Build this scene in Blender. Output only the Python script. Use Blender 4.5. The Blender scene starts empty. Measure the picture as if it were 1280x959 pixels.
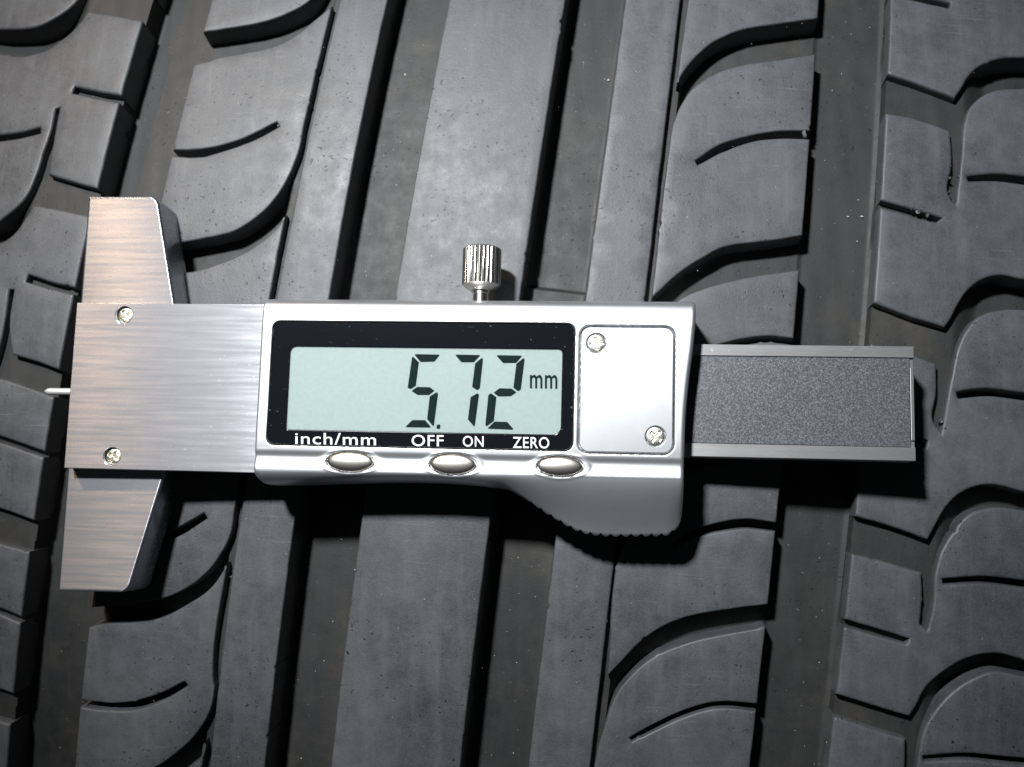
import bpy, bmesh, math, random
import numpy as np
from mathutils import Matrix, Vector
from mathutils.geometry import delaunay_2d_cdt

random.seed(7)
rng = np.random.default_rng(7)
MM = 0.001
scene = bpy.context.scene
COL = scene.collection

# ------------------------------------------------------------------ camera
FPX, PCX, PCY = 1350.0, 640.0, 479.5            # focal length and centre, in photo pixels
DIST = 158.0
def rot(ax, ay, az):
    a, b, g = (math.radians(v) for v in (ax, ay, az))
    Rx = np.array([[1, 0, 0], [0, math.cos(a), -math.sin(a)], [0, math.sin(a), math.cos(a)]])
    Ry = np.array([[math.cos(b), 0, math.sin(b)], [0, 1, 0], [-math.sin(b), 0, math.cos(b)]])
    Rz = np.array([[math.cos(g), -math.sin(g), 0], [math.sin(g), math.cos(g), 0], [0, 0, 1]])
    return Rz @ Ry @ Rx
CAMR = rot(7.244, 5.830, 1.568)
CAMP = np.array([0, 0, 6.0]) + CAMR[:, 2] * DIST  # millimetres
cam_data = bpy.data.cameras.new('camera')
cam = bpy.data.objects.new('camera', cam_data)
COL.objects.link(cam)
scene.camera = cam
cam_data.sensor_fit = 'HORIZONTAL'
cam_data.sensor_width = 36.0
cam_data.lens = 36.0 * FPX / 1280.0
cam_data.clip_start = 0.005
cam_data.clip_end = 10.0
M4 = Matrix.Identity(4)
for i in range(3):
    for j in range(3):
        M4[i][j] = CAMR[i, j]
    M4[i][3] = CAMP[i] * MM
cam.matrix_world = M4
cam_data.dof.use_dof = True
cam_data.dof.focus_distance = (DIST - 4) * MM
cam_data.dof.aperture_fstop = 40.0

# ------------------------------------------------------------------ world, lamps, exposure
world = bpy.data.worlds.new('World')
scene.world = world
world.use_nodes = True
bg = world.node_tree.nodes['Background']
bg.inputs[0].default_value = (0.80, 0.90, 1.0, 1)
bg.inputs[1].default_value = 0.014

def lamp(name, kind, loc, target, power, color, size, spot=None, blend=0.5):
    d = bpy.data.lights.new(name, kind)
    d.energy = power
    d.color = color
    d.shadow_soft_size = size
    if kind == 'SPOT':
        d.spot_size = math.radians(spot)
        d.spot_blend = blend
    o = bpy.data.objects.new(name, d)
    COL.objects.link(o)
    o.location = Vector(loc) * MM
    o.rotation_euler = (Vector(target) - Vector(loc)).to_track_quat('-Z', 'Y').to_euler()
    return o
lamp('torch_light', 'SPOT', (-121, 216, 420), (-8, 40, 0), 19.5, (0.95, 0.978, 1.0), 0.021, 35, 1.0)
lamp('warm_room_light', 'SPOT', (-279, 345, 300), (-60, 0, 4), 2.2, (1.0, 0.62, 0.34), 0.012, 22, 1.0)

scene.view_settings.view_transform = 'Standard'
scene.view_settings.look = 'None'
scene.view_settings.exposure = 0.0
scene.view_settings.gamma = 1.0

# ------------------------------------------------------------------ pixel -> place
def ray(p):
    return CAMR @ np.array([(p[0] - PCX) / FPX, -(p[1] - PCY) / FPX, -1.0])
def onz(p, z):
    """photo pixel -> (x, y) in mm on the level z of the gauge"""
    w = ray(p)
    q = CAMP + w * ((z - CAMP[2]) / w[2])
    return (q[0], q[1])
PHI = math.radians(-6.0)
AX = np.array([math.cos(PHI), math.sin(PHI)])
TX = np.array([-AX[1], AX[0]])
RT, RC, U0 = 330.0, 620.0, -8.0
def drop(u):
    return (u - U0) ** 2 / (2 * RC)
def tyre_us(p):
    """photo pixel -> (u across, s along) in mm on the tread surface"""
    z = 0.0
    w = ray(p)
    for _ in range(14):
        q = CAMP + w * ((z - CAMP[2]) / w[2])
        u = AX @ q[:2]
        y = TX @ q[:2]
        r = RT - drop(u)
        z = math.sqrt(r * r - y * y) - RT
    return (u, RT * math.asin(y / r))
def tyre_xyz(u, s, h):
    """arrays of u, s, height over the tread surface -> world metres"""
    u, s, h = np.broadcast_arrays(np.asarray(u, float), np.asarray(s, float), np.asarray(h, float))
    r = RT - drop(u) + h
    th = s / RT
    y = r * np.sin(th)
    return np.stack([AX[0] * u + TX[0] * y, AX[1] * u + TX[1] * y, r * np.cos(th) - RT], -1) * MM

# ------------------------------------------------------------------ helpers: objects and meshes
def link(name, mesh, mat, parent=None, smooth=35.0):
    o = bpy.data.objects.new(name, mesh)
    COL.objects.link(o)
    if mat is not None:
        mesh.materials.append(mat)
    if parent is not None:
        o.parent = parent
    if smooth:
        mesh.polygons.foreach_set('use_smooth', np.ones(len(mesh.polygons), dtype=bool))
        mesh.set_sharp_from_angle(angle=math.radians(smooth))
    return o
def mesh_from(name, verts, faces, uv=True):
    me = bpy.data.meshes.new(name)
    me.from_pydata([tuple(v) for v in verts], [], [tuple(f) for f in faces])
    if uv:
        co = np.empty(len(me.vertices) * 3)
        me.vertices.foreach_get('co', co)
        co = co.reshape(-1, 3)
        li = np.empty(len(me.loops), dtype=np.int32)
        me.loops.foreach_get('vertex_index', li)
        lay = me.uv_layers.new(name='UVMap')
        lay.data.foreach_set('uv', (co[li][:, :2] * 10).astype(np.float32).ravel())
    me.update()
    return me
def grid_mesh(name, P, close_u=False):
    """P[n, m, 3] -> quad sheet"""
    n, m = P.shape[:2]
    idx = np.arange(n * m).reshape(n, m)
    if close_u:
        a, b = idx, np.roll(idx, -1, 0)
        f = np.stack([a[:, :-1], b[:, :-1], b[:, 1:], a[:, 1:]], -1).reshape(-1, 4)
    else:
        f = np.stack([idx[:-1, :-1], idx[1:, :-1], idx[1:, 1:], idx[:-1, 1:]], -1).reshape(-1, 4)
    return mesh_from(name, P.reshape(-1, 3), f.tolist())
def area2(P):
    P = np.asarray(P)
    x, y = P[:, 0], P[:, 1]
    return float(np.sum(x * np.roll(y, -1) - np.roll(x, -1) * y))
def ccw(P):
    P = np.asarray(P, float)
    return P if area2(P) > 0 else P[::-1].copy()
def inside(pts, poly):
    pts = np.asarray(pts)
    res = np.zeros(len(pts), bool)
    x, y = pts[:, 0], pts[:, 1]
    q = np.roll(poly, -1, 0)
    for (x0, y0), (x1, y1) in zip(poly, q):
        c = (y0 > y) != (y1 > y)
        if c.any():
            t = (x1 - x0) * (y - y0) / ((y1 - y0) if y1 != y0 else 1e-12) + x0
            res ^= c & (x < t)
    return res
def dist_poly(pts, poly):
    d = np.full(len(pts), 1e9)
    q = np.roll(poly, -1, 0)
    for a, b in zip(poly, q):
        ab = b - a
        L = ab @ ab
        if L < 1e-12:
            continue
        t = np.clip(((pts - a) @ ab) / L, 0, 1)
        d = np.minimum(d, np.hypot(*(pts - a - t[:, None] * ab).T))
    return d
def smooth_path(P, step, closed=True, sharp=48.0):
    """Hermite spline through points, corners sharper than `sharp` degrees stay corners"""
    P = [np.asarray(p, float) for p in P]
    Q = [P[0]]
    for p in P[1:]:
        if np.hypot(*(p - Q[-1])) > 1e-4:
            Q.append(p)
    if closed and np.hypot(*(Q[0] - Q[-1])) < 1e-4:
        Q.pop()
    n = len(Q)
    tin, tout = [None] * n, [None] * n
    for i in range(n):
        a = Q[i] - Q[i - 1]
        b = Q[(i + 1) % n] - Q[i]
        la, lb = np.hypot(*a), np.hypot(*b)
        a, b = a / la, b / lb
        ang = math.degrees(math.acos(max(-1, min(1, a @ b))))
        if ang > sharp or (not closed and i in (0, n - 1)):
            tin[i], tout[i] = a, b
        else:
            t = a * lb + b * la
            t /= np.hypot(*t)
            tin[i] = tout[i] = t
    out = []
    for i in range(n if closed else n - 1):
        p, q = Q[i], Q[(i + 1) % n]
        L = np.hypot(*(q - p))
        k = max(1, int(round(L / step)))
        for j in range(k):
            t = j / k
            h00, h10 = 2*t**3 - 3*t**2 + 1, t**3 - 2*t**2 + t
            h01, h11 = -2*t**3 + 3*t**2, t**3 - t**2
            out.append(h00*p + h10*L*tout[i] + h01*q + h11*L*tin[(i + 1) % n])
    if not closed:
        out.append(Q[-1])
    return np.array(out)
def resample(P, step):
    P = np.asarray(P, float)
    out = []
    for a, b in zip(P, np.roll(P, -1, 0)):
        k = max(1, int(round(np.hypot(*(b - a)) / step)))
        out += [a + (b - a) * j / k for j in range(k)]
    return np.array(out)
def offset(P, d):
    """move a ccw loop by d to its outside (negative: inside)"""
    a = P - np.roll(P, 1, 0)
    b = np.roll(P, -1, 0) - P
    a /= np.maximum(np.hypot(a[:, 0], a[:, 1]), 1e-9)[:, None]
    b /= np.maximum(np.hypot(b[:, 0], b[:, 1]), 1e-9)[:, None]
    na = np.stack([a[:, 1], -a[:, 0]], -1)
    nb = np.stack([b[:, 1], -b[:, 0]], -1)
    m = na + nb
    L = np.maximum(np.hypot(m[:, 0], m[:, 1]), 0.6)
    m = m / (L ** 2)[:, None] * 2
    return P + m * d
def fill(rings, step):
    """triangles of the area inside rings[0] and outside the others, with inner points every step mm"""
    allp, edges, k = [], [], 0
    for r in rings:
        n = len(r)
        allp += [tuple(p) for p in r]
        edges += [(k + i, k + (i + 1) % n) for i in range(n)]
        k += n
    if step:
        lo, hi = rings[0].min(0), rings[0].max(0)
        gx, gy = np.meshgrid(np.arange(lo[0] + step / 2, hi[0], step), np.arange(lo[1] + step / 2, hi[1], step))
        g = np.stack([gx.ravel(), gy.ravel()], -1) + rng.uniform(-.2, .2, (gx.size, 2)) * step
        ok = inside(g, rings[0])
        g = g[ok]
        for r in rings[1:]:
            g = g[~inside(g, r)]
        for r in rings:
            if len(g):
                g = g[dist_poly(g, r) > step * 0.35]
        allp += [tuple(p) for p in g]
    v, e, f, ov, oe, of = delaunay_2d_cdt([Vector(p) for p in allp], edges, [], 0, 1e-6)
    V = np.array([(p.x, p.y) for p in v])
    F = np.array([list(t) for t in f if len(t) == 3])
    c = V[F].mean(1)
    ok = inside(c, rings[0])
    for r in rings[1:]:
        ok &= ~inside(c, r)
    return V, F[ok]
def solid(rings, profile, step, place, bottom=None, top_noise=None):
    """a block: the loops rings[0] (outer) and rings[1:] (voids) swept through profile [(offset out, height)...],
    top filled; place(P2, h) -> xyz. Returns verts, faces"""
    verts, faces, base = [], [], 0
    tops = []
    for ri, r in enumerate(rings):
        sg = 1 if ri == 0 else -1
        loops = []
        for off, h in profile:
            Q = offset(r, off * sg)
            loops.append((Q, h))
        n = len(r)
        for Q, h in loops:
            verts.append(place(Q, np.full(n, h)))
        for k in range(len(loops) - 1):
            a = base + k * n + np.arange(n)
            b = a + n
            a2, b2 = np.roll(a, -1), np.roll(b, -1)
            f = np.stack([a, a2, b2, b], -1)
            faces += (f if ri == 0 else f[:, ::-1]).tolist()
        base += n * len(loops)
        tops.append(loops[-1][0])
        bots = loops[0]
    V, F = fill(tops, step)
    h = np.full(len(V), profile[-1][1])
    if top_noise is not None:
        on_edge = np.zeros(len(V), bool)
        dmin = np.min([dist_poly(V, t) for t in tops], 0)
        h = h + top_noise(V) * np.clip(dmin / 1.0, 0, 1)
    verts.append(place(V, h))
    faces += (F + base).tolist()
    base += len(V)
    if bottom:
        V, F = fill([offset(r, profile[0][0] * (1 if i == 0 else -1)) for i, r in enumerate(rings)], None)
        verts.append(place(V, np.full(len(V), profile[0][1])))
        faces += (F[:, ::-1] + base).tolist()
    return np.concatenate(verts), faces
def weld(me, dist=2e-6):
    bm = bmesh.new()
    bm.from_mesh(me)
    bmesh.ops.remove_doubles(bm, verts=bm.verts, dist=dist)
    bmesh.ops.dissolve_degenerate(bm, dist=1e-7, edges=bm.edges)
    bmesh.ops.recalc_face_normals(bm, faces=bm.faces)
    bm.to_mesh(me)
    bm.free()
def flat(P, h):
    return np.column_stack([P, h]) * MM
def slab(name, outline, z0, z1, mat, parent, bevel=0.15, holes=(), step=None, smooth=11.0, steps=3):
    r = [ccw(outline)] + [ccw(h) for h in holes]
    prof = [(0, z0)]
    if bevel:
        for k in range(steps + 1):
            a = math.pi / 2 * k / steps
            prof.append((-bevel * (1 - math.cos(a)), z1 - bevel + bevel * math.sin(a)))
    else:
        prof.append((0, z1))
    v, f = solid(r, prof, step, flat, bottom=True)
    me = mesh_from(name, v, f)
    weld(me)
    return link(name, me, mat, parent, smooth)
def arc_corners(P, radii, n=7):
    """round the corners of a polygon"""
    P = [np.asarray(p, float) for p in P]
    out = []
    for i, p in enumerate(P):
        r = radii if np.isscalar(radii) else radii[i]
        if r <= 0:
            out.append(p)
            continue
        a = P[i - 1] - p
        b = P[(i + 1) % len(P)] - p
        a, b = a / np.hypot(*a), b / np.hypot(*b)
        half = math.acos(max(-1, min(1, a @ b))) / 2
        L = r / math.tan(half)
        c = p + (a + b) / np.hypot(*(a + b)) * (r / math.sin(half))
        s, e = p + a * L - c, p + b * L - c
        a0 = math.atan2(s[1], s[0])
        da = (math.atan2(e[1], e[0]) - a0 + math.pi) % (2 * math.pi) - math.pi
        for k in range(n + 1):
            t = a0 + da * k / n
            out.append(c + r * np.array([math.cos(t), math.sin(t)]))
    return np.array(out)
def circle(c, rx, ry=None, n=48):
    ry = rx if ry is None else ry
    t = np.arange(n) * 2 * math.pi / n
    return np.stack([c[0] + rx * np.cos(t), c[1] + ry * np.sin(t)], -1)
def thing(name, label, cat):
    o = bpy.data.objects.new(name, None)
    COL.objects.link(o)
    o['label'] = label
    o['category'] = cat
    o.empty_display_size = 0.02
    return o

# ------------------------------------------------------------------ helpers: materials
class NT:
    def __init__(self, name):
        self.m = bpy.data.materials.new(name)
        self.m.use_nodes = True
        self.t = self.m.node_tree
        self.b = self.t.nodes['Principled BSDF']
        self.co = self.t.nodes.new('ShaderNodeTexCoord')
    def n(self, kind, **kw):
        x = self.t.nodes.new(kind)
        for k, v in kw.items():
            setattr(x, k, v)
        return x
    def l(self, a, b):
        self.t.links.new(a, b)
    def setb(self, **kw):
        for k, v in kw.items():
            self.b.inputs[k.replace('_', ' ')].default_value = v
    def noise(self, scale, detail=4, rough=0.55, stretch=(1, 1, 1), off=(0, 0, 0)):
        mp = self.n('ShaderNodeMapping')
        mp.inputs['Scale'].default_value = stretch
        mp.inputs['Location'].default_value = off
        self.l(self.co.outputs['Object'], mp.inputs['Vector'])
        t = self.n('ShaderNodeTexNoise')
        t.inputs['Scale'].default_value = scale
        t.inputs['Detail'].default_value = detail
        t.inputs['Roughness'].default_value = rough
        self.l(mp.outputs['Vector'], t.inputs['Vector'])
        return t.outputs['Fac']
    def ramp(self, src, stops):
        r = self.n('ShaderNodeValToRGB')
        e = r.color_ramp.elements
        while len(e) < len(stops):
            e.new(0.5)
        for x, (p, c) in zip(e, stops):
            x.position = p
            x.color = c if len(c) == 4 else (*c, 1)
        self.l(src, r.inputs['Fac'])
        return r.outputs['Color']
    def g(self, src, a, b, lo=0.0, hi=1.0):
        m = self.n('ShaderNodeMapRange')
        m.inputs['From Min'].default_value = a
        m.inputs['From Max'].default_value = b
        m.inputs['To Min'].default_value = lo
        m.inputs['To Max'].default_value = hi
        self.l(src, m.inputs['Value'])
        return m.outputs['Result']
    def math(self, op, a, b):
        m = self.n('ShaderNodeMath', operation=op)
        for i, v in enumerate((a, b)):
            if isinstance(v, (int, float)):
                m.inputs[i].default_value = v
            else:
                self.l(v, m.inputs[i])
        return m.outputs[0]
    def mix(self, fac, a, b):
        m = self.n('ShaderNodeMix', data_type='RGBA')
        for s, v in ((m.inputs[0], fac), (m.inputs[6], a), (m.inputs[7], b)):
            if isinstance(v, (int, float)):
                s.default_value = v
            elif isinstance(v, tuple):
                s.default_value = (*v, 1) if len(v) == 3 else v
            else:
                self.l(v, s)
        return m.outputs[2]
    def bump(self, src, strength, dist, prev=None):
        b = self.n('ShaderNodeBump')
        b.inputs['Strength'].default_value = strength
        b.inputs['Distance'].default_value = dist * MM
        self.l(src, b.inputs['Height'])
        if prev is not None:
            self.l(prev, b.inputs['Normal'])
        return b.outputs['Normal']

def rubber(name, dark, dusty, rough, pits=True, dust_amt=1.0, spec=0.5, grain=1.0, mud=False):
    k = NT(name)
    big = k.noise(45, 5, 0.6)
    mid = k.noise(330, 6, 0.65, off=(3, 1, 0))
    fine = k.noise(2600, 3, 0.6)
    f = k.math('ADD', k.g(big, 0.35, 0.68, 0, 0.62), k.g(mid, 0.35, 0.7, 0, 0.38))
    f = k.math('MULTIPLY', f, dust_amt)
    col = k.mix(f, dark, dusty)
    gr = k.noise(4200, 3, 0.7, off=(6, 6, 2))
    col = k.mix(k.math('MULTIPLY', k.g(gr, 0.42, 0.72), 0.30 * grain), col, tuple(v * 1.7 for v in dusty))
    smear = k.noise(1, 3, 0.6, stretch=(420, 60, 60), off=(2, 0, 0))
    col = k.mix(k.math('MULTIPLY', k.g(smear, 0.5, 0.72), 0.28), col, tuple(v * 1.5 for v in dusty))
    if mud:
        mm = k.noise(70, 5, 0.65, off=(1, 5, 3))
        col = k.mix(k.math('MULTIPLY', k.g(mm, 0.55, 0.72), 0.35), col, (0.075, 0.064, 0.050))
    else:
        mp = k.n('ShaderNodeMapping')
        mp.inputs['Rotation'].default_value = (0, 0, math.radians(38))
        mp.inputs['Scale'].default_value = (170, 3600, 300)
        k.l(k.co.outputs['Object'], mp.inputs['Vector'])
        sn_ = k.n('ShaderNodeTexNoise')
        sn_.inputs['Scale'].default_value = 1.0
        sn_.inputs['Detail'].default_value = 1.0
        k.l(mp.outputs['Vector'], sn_.inputs['Vector'])
        pm0 = k.noise(55, 3, 0.5, off=(8, 1, 1))
        col = k.mix(k.math('MULTIPLY', k.math('MULTIPLY', k.g(sn_.outputs['Fac'], 0.66, 0.72), k.g(pm0, 0.48, 0.62)), 0.22), col, tuple(v * 2.2 for v in dusty))
    if pits:
        pit = k.noise(1500, 2, 0.5, off=(9, 2, 5))
        patch = k.noise(60, 2, 0.5, off=(2, 8, 1))
        pm = k.math('MULTIPLY', k.g(pit, 0.66, 0.72), k.g(patch, 0.42, 0.62))
        col = k.mix(pm, col, (0.006, 0.006, 0.007))
        spk = k.noise(2100, 2, 0.5, off=(4, 7, 3))
        col = k.mix(k.math('MULTIPLY', k.g(spk, 0.755, 0.79), 0.6), col, (0.35, 0.35, 0.34))
    k.l(col, k.b.inputs['Base Color'])
    k.l(k.math('ADD', k.g(mid, 0.3, 0.7, rough - 0.07, rough + 0.07), k.g(big, 0.3, 0.7, -0.05, 0.05)), k.b.inputs['Roughness'])
    n1 = k.bump(mid, 0.45, 0.06)
    n2 = k.bump(fine, 0.8, 0.025, n1)
    n2 = k.bump(gr, 0.5 * grain, 0.015, n2)
    if pits:
        n2 = k.bump(k.g(pm, 0, 1, 1, 0), 0.6, 0.05, n2)
    k.l(n2, k.b.inputs['Normal'])
    k.setb(Specular_IOR_Level=spec)
    return k.m
M_TREAD = rubber('worn_tread_rubber', (0.034, 0.036, 0.039), (0.084, 0.087, 0.093), 0.55, spec=0.6)
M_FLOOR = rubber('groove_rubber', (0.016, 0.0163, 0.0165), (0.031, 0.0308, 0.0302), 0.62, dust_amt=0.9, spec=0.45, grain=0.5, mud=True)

def metal(name, col, rough, brushed=0.0, aniso=0.0, mottle=0.0, metallic=1.0, wide=0.5):
    k = NT(name)
    k.setb(Metallic=metallic, Roughness=rough)
    base = k.noise(180, 4, 0.6)
    c = k.mix(k.g(base, 0.35, 0.65), tuple(v * 0.93 for v in col), col)
    nrm = None
    if brushed:
        st = k.noise(1, 3, 0.7, stretch=(850, 8600, 900))
        st2 = k.noise(1, 2, 0.5, stretch=(90, 1900, 900), off=(5, 5, 0))
        c = k.mix(k.math('MULTIPLY', k.g(st, 0.3, 0.7), brushed), c, tuple(v * 0.62 for v in col))
        k.l(k.math('ADD', k.g(st, 0.25, 0.75, -0.05, 0.05), k.g(st2, 0.3, 0.7, rough - 0.06, rough + 0.06)), k.b.inputs['Roughness'])
        nrm = k.bump(st, 0.25 * brushed, 0.012)
        # stray scratches
        w = k.noise(1, 2, 0.5, stretch=(1300, 2600, 900), off=(1, 2, 0))
        pt = k.noise(70, 2, 0.5, off=(7, 3, 0))
        sc = k.math('MULTIPLY', k.g(w, 0.68, 0.74), k.g(pt, 0.5, 0.62))
        c = k.mix(k.math('MULTIPLY', sc, 0.5), c, (0.95, 0.95, 0.97))
    if mottle:
        mt = k.noise(3200, 3, 0.6)
        nrm = k.bump(mt, mottle, 0.012, nrm)
    k.l(c, k.b.inputs['Base Color'])
    if nrm is not None:
        k.l(nrm, k.b.inputs['Normal'])
    if aniso:
        k.setb(Anisotropic=aniso, Anisotropic_Rotation=0.25)
        tg = k.n('ShaderNodeTangent', direction_type='UV_MAP')
        k.l(tg.outputs[0], k.b.inputs['Tangent'])
        b2 = k.n('ShaderNodeBsdfPrincipled')
        b2.inputs['Metallic'].default_value = 1.0
        b2.inputs['Roughness'].default_value = 0.62
        b2.inputs['Anisotropic'].default_value = 0.5
        b2.inputs['Anisotropic Rotation'].default_value = 0.25
        k.l(tg.outputs[0], b2.inputs['Tangent'])
        k.l(c, b2.inputs['Base Color'])
        k.l(nrm, b2.inputs['Normal'])
        mx = k.n('ShaderNodeMixShader')
        mx.inputs[0].default_value = wide
        k.l(k.b.outputs[0], mx.inputs[1])
        k.l(b2.outputs[0], mx.inputs[2])
        k.l(mx.outputs[0], k.t.nodes['Material Output'].inputs['Surface'])
    return k.m
M_PLATE = metal('brushed_steel', (0.48, 0.49, 0.525), 0.25, brushed=0.42, aniso=1.0, wide=0.38)
M_RAIL = metal('ground_steel', (0.54, 0.535, 0.535), 0.40, brushed=0.5, aniso=0.8, wide=0.6)
M_PAINT = metal('silver_paint', (0.66, 0.67, 0.69), 0.39, mottle=0.16, metallic=0.85)
M_CHROME = metal('chrome', (0.82, 0.80, 0.76), 0.25, mottle=0.14)
M_SCREW = metal('screw_steel', (0.80, 0.77, 0.66), 0.34)
M_CROSS = metal('cover_screw_steel', (0.82, 0.80, 0.75), 0.36)
M_BUTTON = metal('button_chrome', (0.86, 0.82, 0.76), 0.29, mottle=0.5)
M_PIN = metal('pin_steel', (0.85, 0.85, 0.83), 0.5, metallic=0.6)

def insert_mat():
    k = NT('etched_scale_strip')
    a = k.noise(4600, 3, 0.75)
    b = k.noise(60, 2, 0.5)
    sp = k.ramp(a, [(0.34, (0.028, 0.030, 0.033)), (0.50, (0.088, 0.092, 0.10)), (0.68, (0.25, 0.26, 0.275))])
    k.l(k.mix(k.g(b, 0.3, 0.7, 0, 0.25), sp, (0.14, 0.145, 0.16)), k.b.inputs['Base Color'])
    k.setb(Metallic=0.55, Roughness=0.5)
    k.l(k.bump(a, 0.5, 0.03), k.b.inputs['Normal'])
    return k.m
M_INSERT = insert_mat()

def black_acrylic():
    k = NT('black_window_mask')
    d = k.noise(1500, 2, 0.5)
    p = k.noise(90, 3, 0.6, off=(2, 4, 0))
    spk = k.math('MULTIPLY', k.g(d, 0.70, 0.74), k.g(p, 0.42, 0.6))
    scr = k.noise(1, 2, 0.5, stretch=(140, 5200, 100), off=(3, 1, 0))
    scr2 = k.math('MULTIPLY', k.g(scr, 0.74, 0.78), k.g(p, 0.5, 0.64))
    k.l(k.mix(k.math('MULTIPLY', k.math('ADD', spk, scr2), 0.35), (0.006, 0.007, 0.009), (0.30, 0.32, 0.34)), k.b.inputs['Base Color'])
    k.setb(Roughness=0.12, Specular_IOR_Level=0.35)
    return k.m
M_MASK = black_acrylic()
def lcd():
    k = NT('lcd_panel')
    a = k.noise(1700, 3, 0.7)
    b = k.noise(30, 3, 0.5)
    c = k.mix(k.g(a, 0.3, 0.7), (0.335, 0.398, 0.381), (0.372, 0.440, 0.422))
    c = k.mix(k.g(b, 0.3, 0.7, 0, 0.25), c, (0.325, 0.392, 0.365))
    k.l(c, k.b.inputs['Base Color'])
    k.setb(Roughness=0.55, Specular_IOR_Level=0.3)
    return k.m
M_LCD = lcd()
def plain(name, col, rough, var=0.15, spec=0.5):
    k = NT(name)
    a = k.noise(500, 4, 0.6)
    k.l(k.mix(k.g(a, 0.3, 0.7), tuple(c * (1 - var) for c in col), tuple(min(1, c * (1 + var)) for c in col)), k.b.inputs['Base Color'])
    k.setb(Roughness=rough, Specular_IOR_Level=spec)
    return k.m
M_SEG = plain('lcd_segment', (0.009, 0.020, 0.019), 0.8, spec=0.08)
M_INK = plain('white_print', (0.78, 0.79, 0.80), 0.6, 0.05)
M_DARK = plain('dark_gap', (0.02, 0.02, 0.022), 0.6)
def pane():
    k = NT('clear_pane')
    t = k.t
    t.nodes.remove(k.b)
    out = t.nodes['Material Output']
    gl = k.n('ShaderNodeBsdfGlossy')
    gl.inputs['Roughness'].default_value = 0.02
    tr = k.n('ShaderNodeBsdfTransparent')
    tr.inputs['Color'].default_value = (0.97, 0.98, 0.975, 1)
    fr = k.n('ShaderNodeFresnel')
    fr.inputs['IOR'].default_value = 1.45
    mx = k.n('ShaderNodeMixShader')
    k.l(fr.outputs[0], mx.inputs[0])
    k.l(tr.outputs[0], mx.inputs[1])
    k.l(gl.outputs[0], mx.inputs[2])
    k.l(mx.outputs[0], out.inputs['Surface'])
    return k.m
M_PANE = pane()

# ================================================================== THE TYRE
tyre = thing('tyre', 'black car tyre tread with four wide grooves and curved sipes, under the silver gauge', 'tyre')
US = lambda L: [tyre_us(p) for p in L]
def line(pts):
    q = np.array(US(pts))
    return np.polyfit(q[:, 1], q[:, 0], 1)             # u = k*s + c
E_AL = line([(175,26),(150,119),(132,193),(124,236),(95,357),(84,413),(67,506),(57,570),(51,600),(36,690),(28,772),(15,862),(9,907)])
E_AR = line([(242,81),(236,107),(227,148),(213,189),(203,244),(112,787),(107,825),(101,877),(92,959)])
E_BL = line([(484,0),(469,82),(451,155),(443,199),(431,248),(420,330),(365,656),(360,712),(349,787),(339,881),(334,959)])
E_BR = line([(562,0),(544,79),(532,148),(519,224),(503,330),(451,660),(443,712),(434,787),(422,881),(413,959)])
E_CL = line([(706,0),(696,79),(687,113),(679,172),(672,224),(656,330),(610,662),(602,731),(593,806),(580,919),(576,959)])
E_CR = line([(782,0),(771,79),(761,144),(751,220),(739,330),(692,690),(687,731),(679,806),(670,870),(661,959)])
E_DL = line([(1026,0),(1017,75),(1014,165),(1010,210),(1004,289),(996.5,337),(972,611),(971,656),(963,750),(954,784),(950,862),(944,885),(939,959)])
E_DR = line([(1114,0),(1109,92),(1107,141),(1103,200),(1102,251),(1100,300),(1089,378),(1068,645),(1062,692),(1059,780),(1044,868),(1036,959)])
E_SL = line([(421,0),(413,45),(401,113),(389,162),(380,206),(365,272),(354,330),(345,365),(302,639),(290,724),(283,780),(275,840),(264,926)])  # left slit, its right side
E_SLb = E_SL - np.array([0, 1.15])                                              # left slit, its left side
E_SRa = line([(849,0),(839,105),(834,169),(824,210),(806,360),(764,716),(754,817),(745,900),(739,956)])
E_SRb = E_SRa + np.array([0, 1.0])                    # its right side
at = lambda E, s: np.polyval(E, s)
SMIN, SMAX = -118.0, 128.0
UL, UR = -120.0, 100.0

def top_noise(seed):
    ph = np.random.default_rng(seed).uniform(0, 6.28, 8)
    def f(V):
        x, y = V[:, 0], V[:, 1]
        return 0.035 * (np.sin(x * .31 + ph[0]) * np.sin(y * .23 + ph[1]) + 0.6 * np.sin(x * .9 + ph[2] + y * .2) * np.sin(y * .7 + ph[3]))
    return f
def wobble(P, amp, seed):
    r = np.random.default_rng(seed)
    n = len(P)
    w = r.normal(0, 1, n)
    k = np.array([1, 3, 5, 3, 1]) / 13
    w = sum(np.roll(w, i - 2) * k[i] for i in range(5))
    a = P - np.roll(P, 1, 0)
    b = np.roll(P, -1, 0) - P
    t = a + b
    t /= np.maximum(np.hypot(t[:, 0], t[:, 1]), 1e-9)[:, None]
    d = w * amp
    for _ in range(max(1, n // 70)):                     # torn nicks
        i = r.integers(0, n)
        if r.random() < 0.6:
            d[i] += 0.16
        else:
            d[i] -= r.uniform(0.15, 0.32)
    return P + np.stack([t[:, 1], -t[:, 0]], -1) * d[:, None]
SEED = [100]
def tread(name, ring, holes=(), depth=6.6, bev=0.28, step=2.2, mat=None):
    SEED[0] += 1
    R = [wobble(ccw(smooth_path(ring, 0.55)), 0.035, SEED[0])]
    for h in holes:
        R.append(ccw(smooth_path(h, 0.5)))
    prof = [(0.10, -depth), (0.03, -bev * 2.0)]
    for k in range(4):
        a = math.pi / 2 * k / 3
        prof.append((-bev * (1 - math.cos(a)), -bev + bev * math.sin(a)))
    v, f = solid(R, prof, step, lambda P, h: tyre_xyz(P[:, 0], P[:, 1], h), top_noise=top_noise(SEED[0]))
    me = mesh_from(name, v, f, uv=False)
    weld(me)
    return link(name, me, mat or M_TREAD, tyre, 42)

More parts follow.
